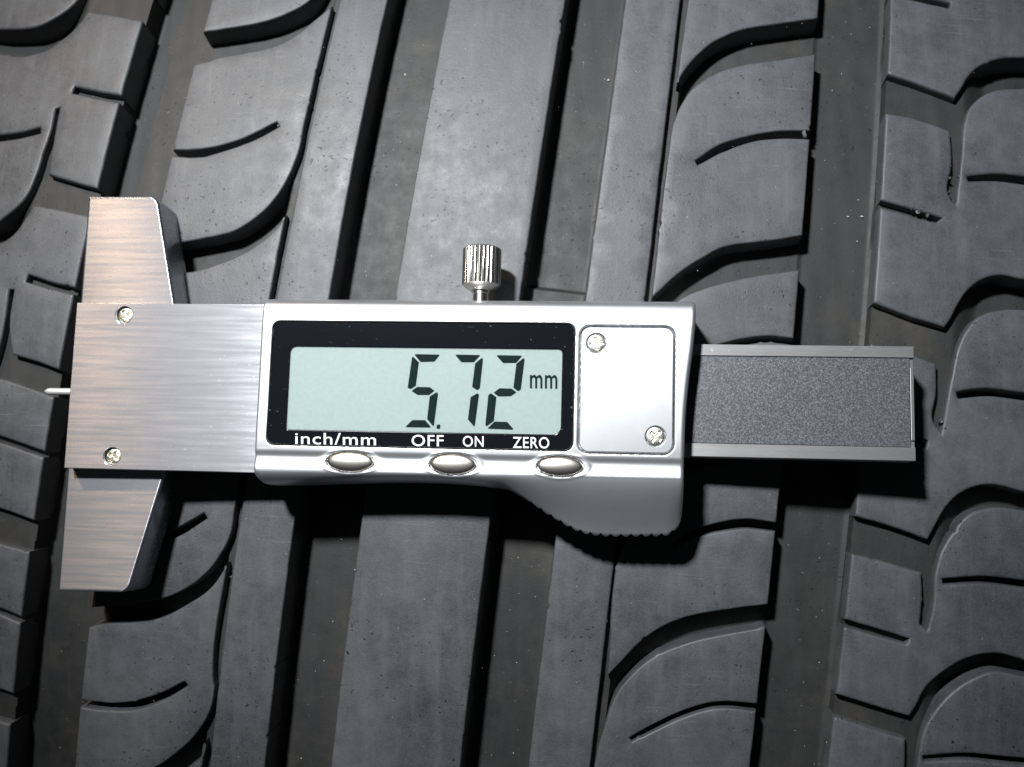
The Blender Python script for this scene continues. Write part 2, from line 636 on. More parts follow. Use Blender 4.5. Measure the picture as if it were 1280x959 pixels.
# ---- the continuous ribs
def rib(Ea, Eb):
    ss = np.linspace(SMIN, SMAX, 12)
    return [(at(Ea, s), s) for s in ss] + [(at(Eb, s), s) for s in ss[::-1]]
tread('tread_rib', rib(E_BR, E_CL))
tread('tread_rib', rib(E_SL, E_BL))
tread('tread_rib', rib(E_CR, E_SRa))

# ---- columns of blocks between lateral grooves
def shift(P, ds, E=None):
    out = []
    for u, s in P:
        du = (at(E, s + ds) - at(E, s)) if E is not None else 0.0
        out.append((u + du, s + ds))
    return out
def snap(P, E, which):
    P = list(P)
    for i in which:
        P[i] = (at(E, P[i][1]), P[i][1])
    return P

def side_path(E, s0, s1, notches):
    """points of a groove edge from s0 to s1 (s falling when s1 < s0) with sipes cut in"""
    pts = [(at(E, s0), s0)]
    ns = sorted(notches, key=lambda n: -max(n[0][1], n[-1][1]))
    if s1 > s0:
        ns = ns[::-1]
    for n in ns:
        q = snap(n, E, (0, -1))
        if (q[0][1] > q[-1][1]) != (s0 > s1):
            q = q[::-1]
        pts += q
    pts.append((at(E, s1), s1))
    return pts

# inner columns: grooves run from the wide groove to the slit
def inner_column(E_edge, E_slit, grooves, sipes):
    """grooves: from top to bottom, (upper curve, lower curve) in (u, s), first point on the wide groove, last on the slit"""
    for i in range(len(grooves) - 1):
        lo = snap(grooves[i][1], E_edge, (0,))
        lo = snap(lo, E_slit, (-1,))
        up = snap(grooves[i + 1][0], E_edge, (0,))
        up = snap(up, E_slit, (-1,))
        ring = list(lo) + list(reversed(up))[0:-1] + side_path(E_edge, up[0][1], lo[0][1], sipes[i])[:-1]
        tread('tread_block', ring)

# right inner column
R0 = (US([(1024,22.5),(969,30),(931,36),(894,51),(867.5,73),(852,94),(845,106)]),
      US([(1019,67.5),(969,75),(927.5,81),(894,92),(867.5,109),(849,135),(840,161),(836,180)]))
R1 = (US([(1004,294),(969,300),(942,303),(905,309),(875,324),(849,341),(830,358),(818,374)]),
      US([(996.5,337),(978,340),(943,345),(909,352),(885,359),(861,368),(840,382),(822,405),(813,428),(809,450)]))
R3 = (US([(963,756),(912,762),(878,767),(850,774),(824,786),(798,805),(778,826),(762,846)]),
      US([(954,784),(912,792),(878,799),(848,808),(822,819),(798,836),(779,856),(766,878),(757,905),(752,930)]))
ds13 = R3[0][0][1] - R1[0][0][1]
R2 = tuple(shift(c, ds13 * 0.5, E_DL) for c in R1)
dR0 = R0[0][0][1] - R1[0][0][1]
Rm = tuple(shift(c, dR0, E_DL) for c in R0)
Rm2 = tuple(shift(c, dR0 * 2, E_DL) for c in R0)
R4 = tuple(shift(c, ds13 * 0.5, E_DL) for c in R3)
R5 = tuple(shift(c, ds13 * 1.0, E_DL) for c in R3)
sp1 = US([(1014,163),(969,164),(931,171),(897.5,182),(869,201),(872,206),(905,189),(939,177),(969,173),(1012,174)])
sp2 = US([(992,423),(960,420),(920,425),(880,439),(850,459),(853,466),(882,448),(920,434),(960,428),(991,431)])
sp3 = US([(967,653),(930,649),(900,653),(867,663),(840,679),(842,686),(869,672),(905,664),(930,661),(965,664)])
sp4 = US([(946,880),(894,878),(856,888),(819,905),(786,923),(790,928),(822,912),(858,896),(894,886),(944,889)])
inner_column(E_DL, E_SRb, [Rm2, Rm, R0, R1, R2, R3, R4, R5],
             [[shift(sp1, dR0 * 2, E_DL)], [shift(sp1, dR0, E_DL)], [sp1], [sp2], [sp3], [sp4], [shift(sp4, ds13 * .5, E_DL)]])

# left inner column
L0 = (US([(253,39.6),(292,34),(327,27.5),(361,15.5),(389,-2),(404,-25),(415,-60)]),
      US([(242,81),(275,72),(310,65),(344,57),(371,43),(392,26),(409,7)]))
L1 = (US([(194,308),(227,303),(258,297.6),(292,289),(320,272),(344,248),(361,220),(372,193),(382,155)]),
      US([(190,342),(237,340),(275,329),(303,317),(327,302),(345,286),(354,268)]))
L3 = (US([(117,760),(170,755),(210,746),(240,731),(262,712),(275,694),(287,671),(297,637)]),
      US([(112,785),(129,780),(169,778),(206,771),(232,757),(259,739),(275,720),(284,704)]))
L4 = (US([(84,980),(150,972),(199,957),(221,941),(244,919),(259,896),(267,868),(272,845)]),
      US([(82,1005),(150,998),(200,985),(232,965),(252,945),(261,928)]))
dl13 = L3[0][0][1] - L1[0][0][1]
L2 = tuple(shift(c, dl13 * 0.52, E_AR) for c in L1)
dL0 = L0[0][0][1] - L1[0][0][1]
Lm = tuple(shift(c, dL0, E_AR) for c in L0)
Lm2 = tuple(shift(c, dL0 * 2, E_AR) for c in L0)
dL4 = L4[0][0][1] - L3[0][0][1]
L5 = tuple(shift(c, dL4, E_AR) for c in L4)
L6 = tuple(shift(c, dL4 * 2, E_AR) for c in L4)
ls1 = US([(214,187),(241,187),(275,182),(310,170),(346,152),(349,158),(320,174),(285,187),(251,196),(214,195)])
ls3 = US([(130,680),(160,680),(195,672),(222,660),(255,641),(259,648),(226,669),(198,681),(160,690),(129,690)])
ls4 = US([(101,875),(131,879),(161,878),(195,869),(231,852),(235,858),(202,877),(169,888),(139,889),(102,885)])
ls2 = shift(ls1, L1[0][0][1] - L0[0][0][1], E_AR)
inner_column(E_AR, E_SLb, [Lm2, Lm, L0, L1, L2, L3, L4, L5, L6],
             [[shift(ls1, dL0 * 2, E_AR)], [shift(ls1, dL0, E_AR)], [ls1], [ls2], [ls3], [ls4], [shift(ls4, dL4, E_AR)], [shift(ls4, dL4 * 2, E_AR)]])

# shoulder columns: grooves run from the wide groove out to the shoulder
def shoulder(E_edge, uo, grooves, sipes, holes):
    for i in range(len(grooves) - 1):
        lo = snap(grooves[i][1], E_edge, (0,))
        up = snap(grooves[i + 1][0], E_edge, (0,))
        ok = lambda L: [q for q in L if abs(q[0]) < abs(uo) - 2]
        lo, up = ok(lo), ok(up)
        lo = list(lo) + [(uo, lo[-1][1])]
        up = list(up) + [(uo, up[-1][1])]
        ring = lo + up[::-1][:-1] + side_path(E_edge, up[0][1], lo[0][1], sipes[i])[:-1]
        tread('shoulder_block', ring, holes=holes[i], bev=0.42)
Q0 = (US([(1109,92),(1137,101),(1194,122),(1201,112),(1212,94),(1231,79),(1250,73),(1280,71),(1330,72),(1400,78)]),
      US([(1107,141),(1137,146),(1188,163),(1190,205),(1187,245),(1195,256),(1202,195),(1206,152),(1212,135),(1224,122),(1242,113),(1280,110),(1330,111),(1400,117)]))
Q1 = (US([(1089,378),(1136,395),(1181,409),(1188,400),(1196,384),(1209,364),(1229,349),(1249,344),(1280,349),(1330,355),(1400,365)]),
      US([(1082,428),(1120,437),(1171,455),(1171,490),(1168,529),(1177,541),(1184,500),(1190,468),(1198,433),(1208,413),(1225,395),(1253,387),(1280,387),(1330,390),(1400,398)]))
Q2 = (US([(1068,645),(1119,660),(1160,675),(1167,662),(1176,645),(1194,622),(1212,611),(1235,606),(1280,615),(1330,622),(1400,632)]),
      US([(1062,692),(1092,699),(1152,716),(1153,745),(1150,780),(1159,788),(1166,760),(1168,724),(1175,694),(1190,667),(1212,643),(1242,634),(1280,638),(1330,644),(1400,652)]))
Q3 = (US([(1044,868),(1100,885),(1137,896),(1145,884),(1156,862),(1175,844),(1205,825),(1242,817),(1280,825),(1330,832),(1400,842)]),
      US([(1040,896),(1055,900),(1100,915),(1132,924),(1132,950),(1128,985),(1138,992),(1146,960),(1149,940),(1156,911),(1175,881),(1205,855),(1242,840),(1280,846),(1330,852),(1400,860)]))
dq = Q0[0][0][1] - Q1[0][0][1]
dq3 = Q3[0][0][1] - Q2[0][0][1]
Qm = tuple(shift(c, dq, E_DR) for c in Q0)
Q4 = tuple(shift(c, dq3, E_DR) for c in Q3)
Q5 = tuple(shift(c, dq3 * 2, E_DR) for c in Q3)
qs0 = US([(1116,-16),(1188,3),(1187,10),(1115,-6)])
qs1 = US([(1102,250),(1140,261),(1178,272),(1170,278),(1138,269),(1102,259)])
qs2 = US([(1076,527),(1118,538),(1160,551),(1157,560),(1116,548),(1075,537)])
qs3 = US([(1059,775),(1098,787),(1137,799),(1133,805),(1096,795),(1059,784)])
qh1 = US([(1209,220),(1250,217),(1280,220),(1380,228),(1380,236),(1280,230),(1250,226),(1211,226)])
qh2 = US([(1196,490),(1222,486),(1280,491),(1380,500),(1380,508),(1280,500),(1235,495),(1198,498)])
qh3 = US([(1178,724),(1231,721),(1280,726),(1370,735),(1370,743),(1280,735),(1231,729),(1180,731)])
shoulder(E_DR, UR, [Qm, Q0, Q1, Q2, Q3, Q4, Q5],
         [[qs0], [qs1], [qs2], [qs3], [shift(qs3, dq3, E_DR)], [shift(qs3, 2*dq3, E_DR)]],
         [[shift(qh1, dq, E_DR)], [qh1], [qh2], [qh3], [shift(qh3, dq3, E_DR)], [shift(qh3, 2*dq3, E_DR)]])

H0 = (US([(197,-12),(160,-21),(128,-30),(134,-80),(140,-118),(132,-118),(122,-75),(114,-38),(106,-16),(96,0),(69,22),(45,33),(21,36),(0,36),(-60,28),(-140,14)]),
      US([(175,26),(138,18),(110,14),(100,27),(79,48),(58,62),(34,69),(0,67),(-60,60),(-140,46)]))
H1 = (US([(124,236),(89,227),(60,218),(67,172),(74,134),(69,136),(63,165),(55,188),(45,220),(31,248),(14,265),(0,275),(-60,285),(-140,285)]),
      US([(107,270),(69,261),(41,256),(31,273),(17,292),(0,304),(-60,318),(-140,318)]))
H2 = (US([(77,463),(48,453),(15,443),(11,405),(17,362),(11,362),(5,405),(-3,440),(-15,468),(-35,488),(-70,502),(-140,508)]),
      US([(67,496),(42,487),(10,476),(-5,472),(-15,490),(-30,512),(-60,528),(-140,535)]))
H3 = (US([(47,652),(0,636),(-30,628),(-34,590),(-28,550),(-33,550),(-40,590),(-48,630),(-60,655),(-100,675),(-160,680)]),
      US([(38,690),(0,680),(-40,668),(-50,690),(-80,705),(-160,715)]))
H4 = (US([(17,868),(0,862),(-50,848),(-54,810),(-48,770),(-53,770),(-60,810),(-68,850),(-85,870),(-160,885)]),
      US([(9,905),(-20,896),(-65,885),(-75,905),(-100,920),(-160,930)]))
dh = H0[0][0][1] - H1[0][0][1]
dh4 = H4[0][0][1] - H3[0][0][1]
Hm = tuple(shift(c, dh, E_AL) for c in H0)
H5 = tuple(shift(c, dh4, E_AL) for c in H4)
H6 = tuple(shift(c, dh4 * 2, E_AL) for c in H4)
hs1 = US([(150,119),(120,114),(93,108),(90,116),(118,122),(148,128)])
hs2 = US([(96,360),(62,352),(35,343),(32,352),(62,361),(94,368)])
hs3 = US([(57,565),(0,545),(-22,538),(-23,546),(0,553),(56,572)])
hs4 = US([(28,772),(0,761),(-25,753),(-26,760),(0,768),(27,779)])
hh1 = US([(-80,172),(0,168.5),(27,165),(50,159),(50,166),(31,171),(0,176),(-80,180)])
shoulder(E_AL, UL, [Hm, H0, H1, H2, H3, H4, H5, H6],
         [[shift(hs1, dh, E_AL)], [hs1], [hs2], [hs3], [hs4], [shift(hs4, dh4, E_AL)], [shift(hs4, dh4*2, E_AL)]],
         [[], [hh1], [], [], [], [], []])

# ---- groove floors and carcass: one sheet under the tread, sides folding down at the shoulders
def smoothstep(a, b, x):
    t = np.clip((x - a) / (b - a), 0, 1)
    return t * t * (3 - 2 * t)
un = np.concatenate([np.arange(UL - 1.5, UR + 1.5, 0.22)])
sn = np.unique(np.concatenate([np.arange(SMIN - 4, SMAX + 4, 2.0), np.linspace(tyre_us((690, 396))[1] - 2, tyre_us((697, 353))[1] + 2, 40)]))
Uu, Ss = np.meshgrid(un, sn, indexing='ij')
def band(Ea, Eb):
    """1 inside a wide groove, rounded into its walls"""
    a, b = at(Ea, Ss), at(Eb, Ss)
    d = np.minimum(Uu - a, b - Uu)
    return d
dep = np.full(Uu.shape, 4.1)
dA, dB, dC, dD = band(E_AL, E_AR), band(E_BL, E_BR), band(E_CL, E_CR), band(E_DL, E_DR)
inl = at(E_AL, Ss) - Uu                                  # distance outward of the left wide groove
inr = Uu - at(E_DR, Ss)
shelf = lambda d: 1.7 + 2.9 * smoothstep(12.5, 17.0, d)
dep = np.where(inl > -0.05, shelf(inl), dep)
dep = np.where(inr > -0.05, shelf(inr), dep)
for d, full in ((dA, 6.2), (dB, 6.2), (dC, 6.2), (dD, 4.4)):
    g = full - 0.5 * np.clip(1 - d / 0.9, 0, 1) ** 2
    dep = np.where(d > -0.05, np.maximum(g, 4.1), dep)
sb0, sb1 = tyre_us((697, 353))[1], tyre_us((690, 396))[1]   # wear bar across the third wide groove
bar = smoothstep(sb1 - 1.0, sb1, Ss) * (1 - smoothstep(sb0 - 0.3, sb0 + 0.5, Ss))
dep = np.where(dC > -0.05, dep - 1.5 * bar, dep)
for a, b in ((E_SLb, E_SL), (E_SRa, E_SRb)):
    w = np.minimum(Uu - at(a, Ss), at(b, Ss) - Uu)
    dep = dep - (dep - 1.7) * smoothstep(-0.9, -0.45, w)
dep = dep + 0.03 * np.sin(Uu * 1.3 + Ss * .11) * np.sin(Ss * .21 + Uu * .3)
P = tyre_xyz(Uu, Ss, -dep)
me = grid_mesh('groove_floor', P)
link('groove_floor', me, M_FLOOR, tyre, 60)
# shoulder sides
for sgn, ue in ((-1, UL), (1, UR)):
    rows = []
    for k in range(14):
        a = k / 13 * math.radians(80)
        rows.append(tyre_xyz(np.full(len(sn), ue - sgn * 0.6 + sgn * 22 * math.sin(a)), sn, np.full(len(sn), -1.2 - 26 * (1 - math.cos(a)) + drop(ue + sgn * 22 * math.sin(a)) - drop(ue))))
    link('sidewall', grid_mesh('sidewall', np.array(rows)), M_TREAD, tyre, 60)

# ================================================================== THE GAUGE
gauge = thing('depth_gauge', 'silver digital depth gauge reading 5.72 mm, lying across the black tyre tread', 'depth gauge')
ZP, ZW, ZB, ZH = 6.6, 4.2, 5.9, 10.1          # levels: slide plate, base wings, beam rails, housing face
G = lambda L, z: [onz(p, z) for p in L]

# ---- base with its two wings
bx = onz((90, 480), ZW)[0]
top = G([(111,245.5),(191,245.5)], ZW)
bot = G([(162,741),(71,739)], ZW)
lx = (onz((111, 246), ZW)[0] + onz((71, 738), ZW)[0]) / 2
rt = G([(219,379)], ZW)[0]
rb = G([(205,597)], ZW)[0]
tr_ = onz((197, 245.5), ZW)
br_ = onz((160, 740.5), ZW)
outline = [(lx, top[0][1]), tr_, (rt[0], rt[1] - 0.3), (rb[0], rb[1] + 0.3), br_, (lx, bot[1][1])]
outline = arc_corners(outline, [0, 1.7, 0, 0, 1.9, 0])
r = ccw(outline)
v, f = solid([r], [(0, -2.9)] + [(-0.42 * (1 - math.cos(a)), ZW - 0.42 + 0.42 * math.sin(a)) for a in np.radians([0, 15, 30, 45, 58, 68, 76, 83, 90])] + [(-0.47, ZW)], None, flat, bottom=True)
me = mesh_from('measuring_base', v, f)
weld(me)
base_part = link('measuring_base', me, M_PLATE, gauge, 25)

# ---- slide plate with two sunk screws
pl = [onz((97, 379.5), ZP), onz((81.5, 586), ZP)]
px0 = (pl[0][0] + pl[1][0]) / 2
px1 = onz((345, 480), ZP)[0]
py1, py0 = onz((200, 379.5), ZP)[1], onz((200, 588), ZP)[1]
s1, s2 = onz((155.5, 394), ZP), onz((140.5, 570.5), ZP)
SR = 1.32
slab('slide_plate', arc_corners([(px0, py0), (px1, py0), (px1, py1), (px0, py1)], 0.12, 4), ZW - 0.3, ZP, M_PLATE, gauge,
     bevel=0.10, holes=[circle(s1, SR), circle(s2, SR)])
plate_obj = bpy.data.objects['slide_plate']
for v_ in plate_obj.data.vertices:                     # seated a touch askew
    v_.co.z -= 0.020 * (v_.co.x - (px0 + px1) / 2 * MM)
plate_obj.data.update()
def screw(c, r, z, ang, parent, depth=0.28, mat=None, rough_cut=False):
    """pan head with a cross recess, burred"""
    n, m = 64, 26
    t = np.arange(n) * 2 * math.pi / n
    rr = np.linspace(0.02, 1.0, m) * r
    T, Rr = np.meshgrid(t, rr, indexing='ij')
    x, y = Rr * np.cos(T), Rr * np.sin(T)
    ca, sa = math.cos(ang), math.sin(ang)
    xr, yr = x * ca + y * sa, -x * sa + y * ca
    def slot(a, b, L, w):
        return (1 - smoothstep(w * .7, w * 1.3, np.abs(b))) * (1 - smoothstep(L * .85, L * 1.1, np.abs(a)))
    cut = np.maximum(slot(xr, yr, r * .74, r * .17), slot(yr, xr, r * .74, r * .17))
    h = z - 0.16 * (Rr / r) ** 4 - depth * cut
    P = np.stack([c[0] + x, c[1] + y, h], -1)
    skirt = np.stack([c[0] + r * np.cos(t), c[1] + r * np.sin(t), np.full(n, z - 1.2)], -1)[:, None]
    P = np.concatenate([P, skirt], 1) * MM
    me = grid_mesh('screw', P, close_u=True)
    o = link('screw', me, mat or M_SCREW, parent, 40)
    return o
def disc(name, c, r, z, mat, parent):
    t = np.arange(40) * 2 * math.pi / 40
    me = mesh_from(name, [(p[0] * MM, p[1] * MM, z * MM) for p in circle(c, r, n=40)], [list(range(40))])
    return link(name, me, mat, parent, 0)
for c, a in ((s1, .5), (s2, 1.1)):
    screw(c, SR - 0.10, ZP - 0.22, a, plate_obj, depth=0.5)
# ---- beam
bxa, bxb = onz((700, 500), ZB)[0], onz((1143.5, 500), ZB)[0]
b1, b0 = onz((1000, 431.7), ZB)[1], onz((1000, 573.2), ZB)[1]
i1, i0 = onz((1000, 445.7), ZB)[1], onz((1000, 556.8), ZB)[1]
beam = slab('beam', [(bxa, b0), (bxb, b0), (bxb, b1), (bxa, b1)], 1.6, ZB - 0.45, M_RAIL, gauge, bevel=0.05)
slab('beam_rail', [(bxa, i1), (bxb, i1), (bxb, b1), (bxa, b1)], ZB - 0.447, ZB, M_RAIL, beam, bevel=0.06)
slab('beam_rail', [(bxa, b0), (bxb, b0), (bxb, i0), (bxa, i0)], ZB - 0.447, ZB, M_RAIL, beam, bevel=0.06)
ia, ib = i0 + 0.10, i1 - 0.10
xe = bxb - 0.62
slab('scale_strip', [(bxa, ia), (xe, ia), (xe, ib), (bxa, ib)], ZB - 0.445, ZB - 0.18, M_INSERT, beam, bevel=0.03)
slab('end_stop', [(xe + 0.06, ia + 0.9), (bxb - 0.02, ia + 0.9), (bxb - 0.02, ib - 1.3), (xe + 0.06, ib - 1.3)], ZB - 0.44, ZB - 0.12, M_RAIL, beam, bevel=0.08)
# ---- depth rod
ry = onz((75, 489.5), 4.8)[1]
ra, rb_ = onz((55.5, 489.5), 4.8)[0], px0 + 3
rows = []
for x, r in ((0, .02), (.12, .16), (.45, .38), (.75, .48), (1.0, .52), (rb_ - ra, .52)):
    t = np.arange(24) * 2 * math.pi / 24
    rows.append(np.stack([np.full(24, ra + x), ry + r * np.cos(t), 4.8 + r * np.sin(t)], -1))
me = grid_mesh('depth_rod', np.array(rows).transpose(1, 0, 2) * MM, close_u=True)
bm = bmesh.new(); bm.from_mesh(me); bmesh.ops.recalc_face_normals(bm, faces=bm.faces); bm.to_mesh(me); bm.free()
link('depth_rod', me, M_PIN, gauge, 50)

# ---- housing: a height field over its outline
hx0 = (onz((330, 385), 9.2)[0] + onz((318.5, 590), 9.2)[0]) / 2
right = np.array(G([(869,374),(869.5,390),(866.5,430),(861,474),(856.5,523),(855,571),(854.5,610),(854,640),(853,690)], 9.0))[::-1]
hyt = onz((600, 373.5), 8.6)[1]
ybase = onz((450, 609), 7.0)[1]
xmax = right[:, 0].max()
gp = np.array([(300, ybase)] + [onz(p, 7.0) for p in [(612,609),(633,612),(655,624),(683,643),(698,652),(714,661),(731,667.5),(753,670.5),(797,671),(825,670.5),(860,669.5)]])
gp[1:, 0] = hx0 + (gp[1:, 0] - hx0) * (xmax - hx0) / (right[1, 0] - hx0)
gp[0, 0] = hx0 - 1
XS = smooth_path(gp, 0.3, closed=False)
def y_bottom(x):
    return np.interp(x, XS[:, 0], XS[:, 1])
RY = smooth_path(right, 0.3, closed=False)
def x_right(y):
    return np.interp(y, RY[:, 1], RY[:, 0])
yG = gp[:, 1].min()
NXc, NYc = 620, 300
p = np.linspace(0, 1, NXc)
q = np.linspace(0, 1, NYc)
xn = hx0 + (xmax - hx0) * p
tooth = 1.46
grip_w = smoothstep(onz((642, 600), 7)[0], onz((690, 600), 7)[0], xn)
scall = 0.50 * grip_w * (1 - np.abs(np.sin(math.pi * xn / tooth)) ** 0.9)
yb = y_bottom(xn)
rc = 1.4                                                # rounded corner low on the left
dl = np.clip(rc - (xn - hx0), 0, rc)
yb = yb + (rc - np.sqrt(np.maximum(rc * rc - dl * dl, 0)))
rc3 = 2.6
dl = np.clip(rc3 - (xmax - xn), 0, rc3)
yb = yb + 1.25 * (rc3 - np.sqrt(np.maximum(rc3 ** 2 - dl ** 2, 0)))
yb0 = yb.copy()
yb = yb + scall
yt = np.full(NXc, hyt)
rc2 = 0.7
dl = np.clip(rc2 - (xn - hx0), 0, rc2)
yt = yt - (rc2 - np.sqrt(np.maximum(rc2 ** 2 - dl ** 2, 0)))
dl = np.clip(rc2 - (xmax - xn), 0, rc2)
yt = yt - (rc2 - np.sqrt(np.maximum(rc2 ** 2 - dl ** 2, 0)))
Y = yb[:, None] + (yt - yb)[:, None] * q[None]
xr = x_right(Y)
X = hx0 + (xr - hx0) * p[:, None]
# profile across, from photo rows
rows_y = [374, 376, 380, 386, 394, 403, 410, 500, 562, 566, 573, 577, 583, 589, 592]
rows_z = [7.2, 8.7, 9.45, 9.80, 9.99, 10.09, 10.10, 10.10, 10.09, 10.06, 9.82, 9.82, 9.95, 10.06, 10.05]
ry_mm = np.array([onz((500, a), 10.0)[1] for a in rows_y])
ry_mm[:4] = [onz((500, a), 9.0)[1] for a in rows_y[:4]]
ry_mm[0] = hyt
sp = smooth_path(np.stack([ry_mm, np.array(rows_z)], -1), 0.1, closed=False, sharp=70)
o_ = np.argsort(sp[:, 0])
Zp = np.interp(Y, sp[o_, 0], sp[o_, 1])
ycrest = onz((500, 591), 10.0)[1]
YB = yb0[:, None] + 0 * Y
below = ycrest - Y
span = np.maximum(ycrest - YB, 0.3)
tt = np.clip(below / span, 0, 1)
grip = smoothstep(onz((600, 600), 8)[0], onz((720, 600), 8)[0], X)
roll = 10.05 - 4.2 * (1 - np.sqrt(np.maximum(1 - tt ** 2.0, 0)))
slope = 10.05 - 0.10 * smoothstep(0, 1.0, below) * 0 - 3.1 * smoothstep(-0.06, 1.25, tt) * 1.0 - 0.10 * below
Zlow = roll * (1 - grip) + slope * grip
Z = np.where(below > 0, Zlow, Zp)
# round the ends
def edge_round(d, r):
    d = np.clip(d, 0, r)
    return r - np.sqrt(np.maximum(r * r - (r - d) ** 2, 0))
Z = Z - edge_round(X - hx0, 0.45) - edge_round(xr - X, 0.55)
Z = Z - grip * edge_round(Y - YB, 0.5) * 1.0
# window, cover and button wells
def rrect(x, y, c, h, r):
    dx, dy = np.abs(x - c[0]) - h[0] + r, np.abs(y - c[1]) - h[1] + r
    return np.hypot(np.maximum(dx, 0), np.maximum(dy, 0)) + np.minimum(np.maximum(dx, dy), 0) - r
wl = (onz((341, 420), ZH)[0] + onz((333, 540), ZH)[0]) / 2
wr = (onz((718.5, 425), ZH)[0] + onz((716, 545), ZH)[0]) / 2
wt, wb = onz((530, 403), ZH)[1], onz((530, 560), ZH)[1]
WC, WH = ((wl + wr) / 2, (wt + wb) / 2), ((wr - wl) / 2, (wt - wb) / 2)
sdw = rrect(X, Y, WC, WH, 1.15)
cl = (onz((724.5, 430), ZH)[0] + onz((722.5, 545), ZH)[0]) / 2
cr = (onz((844, 430), ZH)[0] + onz((842.5, 545), ZH)[0]) / 2
ct, cb = onz((785, 407.5), ZH)[1], onz((785, 567.5), ZH)[1]
CC, CH = ((cl + cr) / 2, (ct + cb) / 2), ((cr - cl) / 2, (ct - cb) / 2)
sdc = rrect(X, Y, CC, CH, 1.5)
Z = Z + (9.3 - Z) * (1 - smoothstep(-0.08, 0.06, sdw))
Z = Z - 0.10 * np.exp(-(np.maximum(sdw, 0) / 0.10) ** 2) * (sdw >= 0)
Z = Z + (9.3 - Z) * (1 - smoothstep(-0.08, 0.06, sdc))
Z = Z - 0.10 * np.exp(-(np.maximum(sdc, 0) / 0.10) ** 2) * (sdc >= 0)
BT = [(437.5, 577.5, 30.5, 13.2), (566, 580.5, 30.0, 13.6), (700, 583, 30.0, 13.0)]
btn = []
for bxp, byp, rxp, ryp in BT:
    c = onz((bxp, byp), 10.0)
    rx = onz((bxp + rxp, byp), 10.0)[0] - c[0]
    ry2 = c[1] - onz((bxp, byp + ryp), 10.0)[1]
    btn.append((c, rx, ry2))
    e = np.hypot((X - c[0]) / rx, (Y - c[1]) / ry2)
    de = (e - 1) * ry2                                   # rough distance outside the well
    ring = np.exp(-((de - 0.30) / 0.16) ** 2)
    flat_lvl = 10.0
    w = np.exp(-(np.maximum(de, 0) / 0.35) ** 2)
    Z = np.where(de > -0.05, Z * (1 - w) + np.maximum(Z, flat_lvl) * w + 0.05 * ring, Z)
    Z = np.where(de <= 0.02, 9.3, Z)
Pg = np.stack([X, Y, Z], -1)
# side walls: ring of skirts
n, m = X.shape
idx = np.arange(n * m).reshape(n, m)
faces = np.stack([idx[:-1, :-1], idx[1:, :-1], idx[1:, 1:], idx[:-1, 1:]], -1).reshape(-1, 4).tolist()
verts = Pg.reshape(-1, 3)
bd = np.concatenate([idx[:, 0], idx[-1, 1:], idx[-2::-1, -1], idx[0, -2:0:-1]])
low = verts[bd].copy()
low[:, 2] = 1.0
mid_ = verts[bd].copy()
mid_[:, 2] = np.minimum(mid_[:, 2] - 0.4, 5.0)
k0 = len(verts)
nb = len(bd)
verts = np.concatenate([verts, mid_, low])
for lay, (A, B) in enumerate(((bd, np.arange(k0, k0 + nb)), (np.arange(k0, k0 + nb), np.arange(k0 + nb, k0 + 2 * nb)))):
    A2, B2 = np.roll(A, -1), np.roll(B, -1)
    faces += np.stack([A, B, B2, A2], -1).tolist()
faces.append(list(np.arange(k0 + nb, k0 + 2 * nb)[::-1]))
me = mesh_from('housing', verts * MM, faces)
housing = link('housing', me, M_PAINT, gauge, 50)

# ---- display window
def rr_outline(c, h, r):
    radii = r
    return arc_corners([(c[0] - h[0], c[1] - h[1]), (c[0] + h[0], c[1] - h[1]), (c[0] + h[0], c[1] + h[1]), (c[0] - h[0], c[1] + h[1])], radii, 8)
la = (onz((363, 440), ZH)[0] + onz((358, 533), ZH)[0]) / 2
lb = (onz((703, 445), ZH)[0] + onz((700.5, 530), ZH)[0]) / 2
lt, lbm = onz((530, 435), ZH)[1], onz((530, 540), ZH)[1]
lc, lh = ((la + lb) / 2, (lt + lbm) / 2), ((lb - la) / 2, (lt - lbm) / 2)
lcd_out = rr_outline(lc, lh, [0.25, 1.15, 0.6, 0.9])
wo = rr_outline(WC, (WH[0] - 0.09, WH[1] - 0.09), 1.06)
window = slab('display_window', wo, 9.32, 10.06, M_MASK, gauge, bevel=0.16, holes=[lcd_out])
slab('lcd_panel', offset(ccw(lcd_out), 0.25), 9.325, 9.86, M_LCD, window, bevel=0)
slab('window_pane', offset(ccw(lcd_out), -0.004), 10.00, 10.04, M_PANE, window, bevel=0)
zseg = 9.885
def zp(L):
    return [onz((480 + a / 5.3333, 425 + b / 5.3333), zseg) for a, b in L]
SEGS = [
 [(205,97),(370,100),(335,143),(245,145)], [(190,112),(230,150),(210,305),(178,326),(160,318)],
 [(187,340),(222,316),(305,318),(333,340),(300,365),(225,365)], [(350,352),(358,360),(330,575),(290,527),(307,378)],
 [(145,580),(190,537),(272,537),(312,583)], [(355,567),(374,567),(371,591),(352,590)],
 [(478,100),(640,103),(598,147),(517,147)], [(655,120),(657,135),(637,322),(622,333),(590,312),(610,158)],
 [(622,358),(631,368),(603,577),(562,530),(580,383)],
 [(752,104),(918,107),(880,152),(795,152)], [(932,122),(935,135),(910,330),(895,340),(865,318),(885,160)],
 [(735,352),(770,325),(850,327),(880,350),(845,373),(765,375)], [(712,358),(747,383),(730,540),(685,573),(678,565),(698,370)],
 [(693,590),(738,547),(820,549),(862,597)]]
for i, sgm in enumerate(SEGS):
    slab('decimal_point' if i == 5 else 'digit_segment', offset(ccw(arc_corners(zp(sgm), 0.06, 2)), 0.055), 9.855, zseg, M_SEG, window, bevel=0)
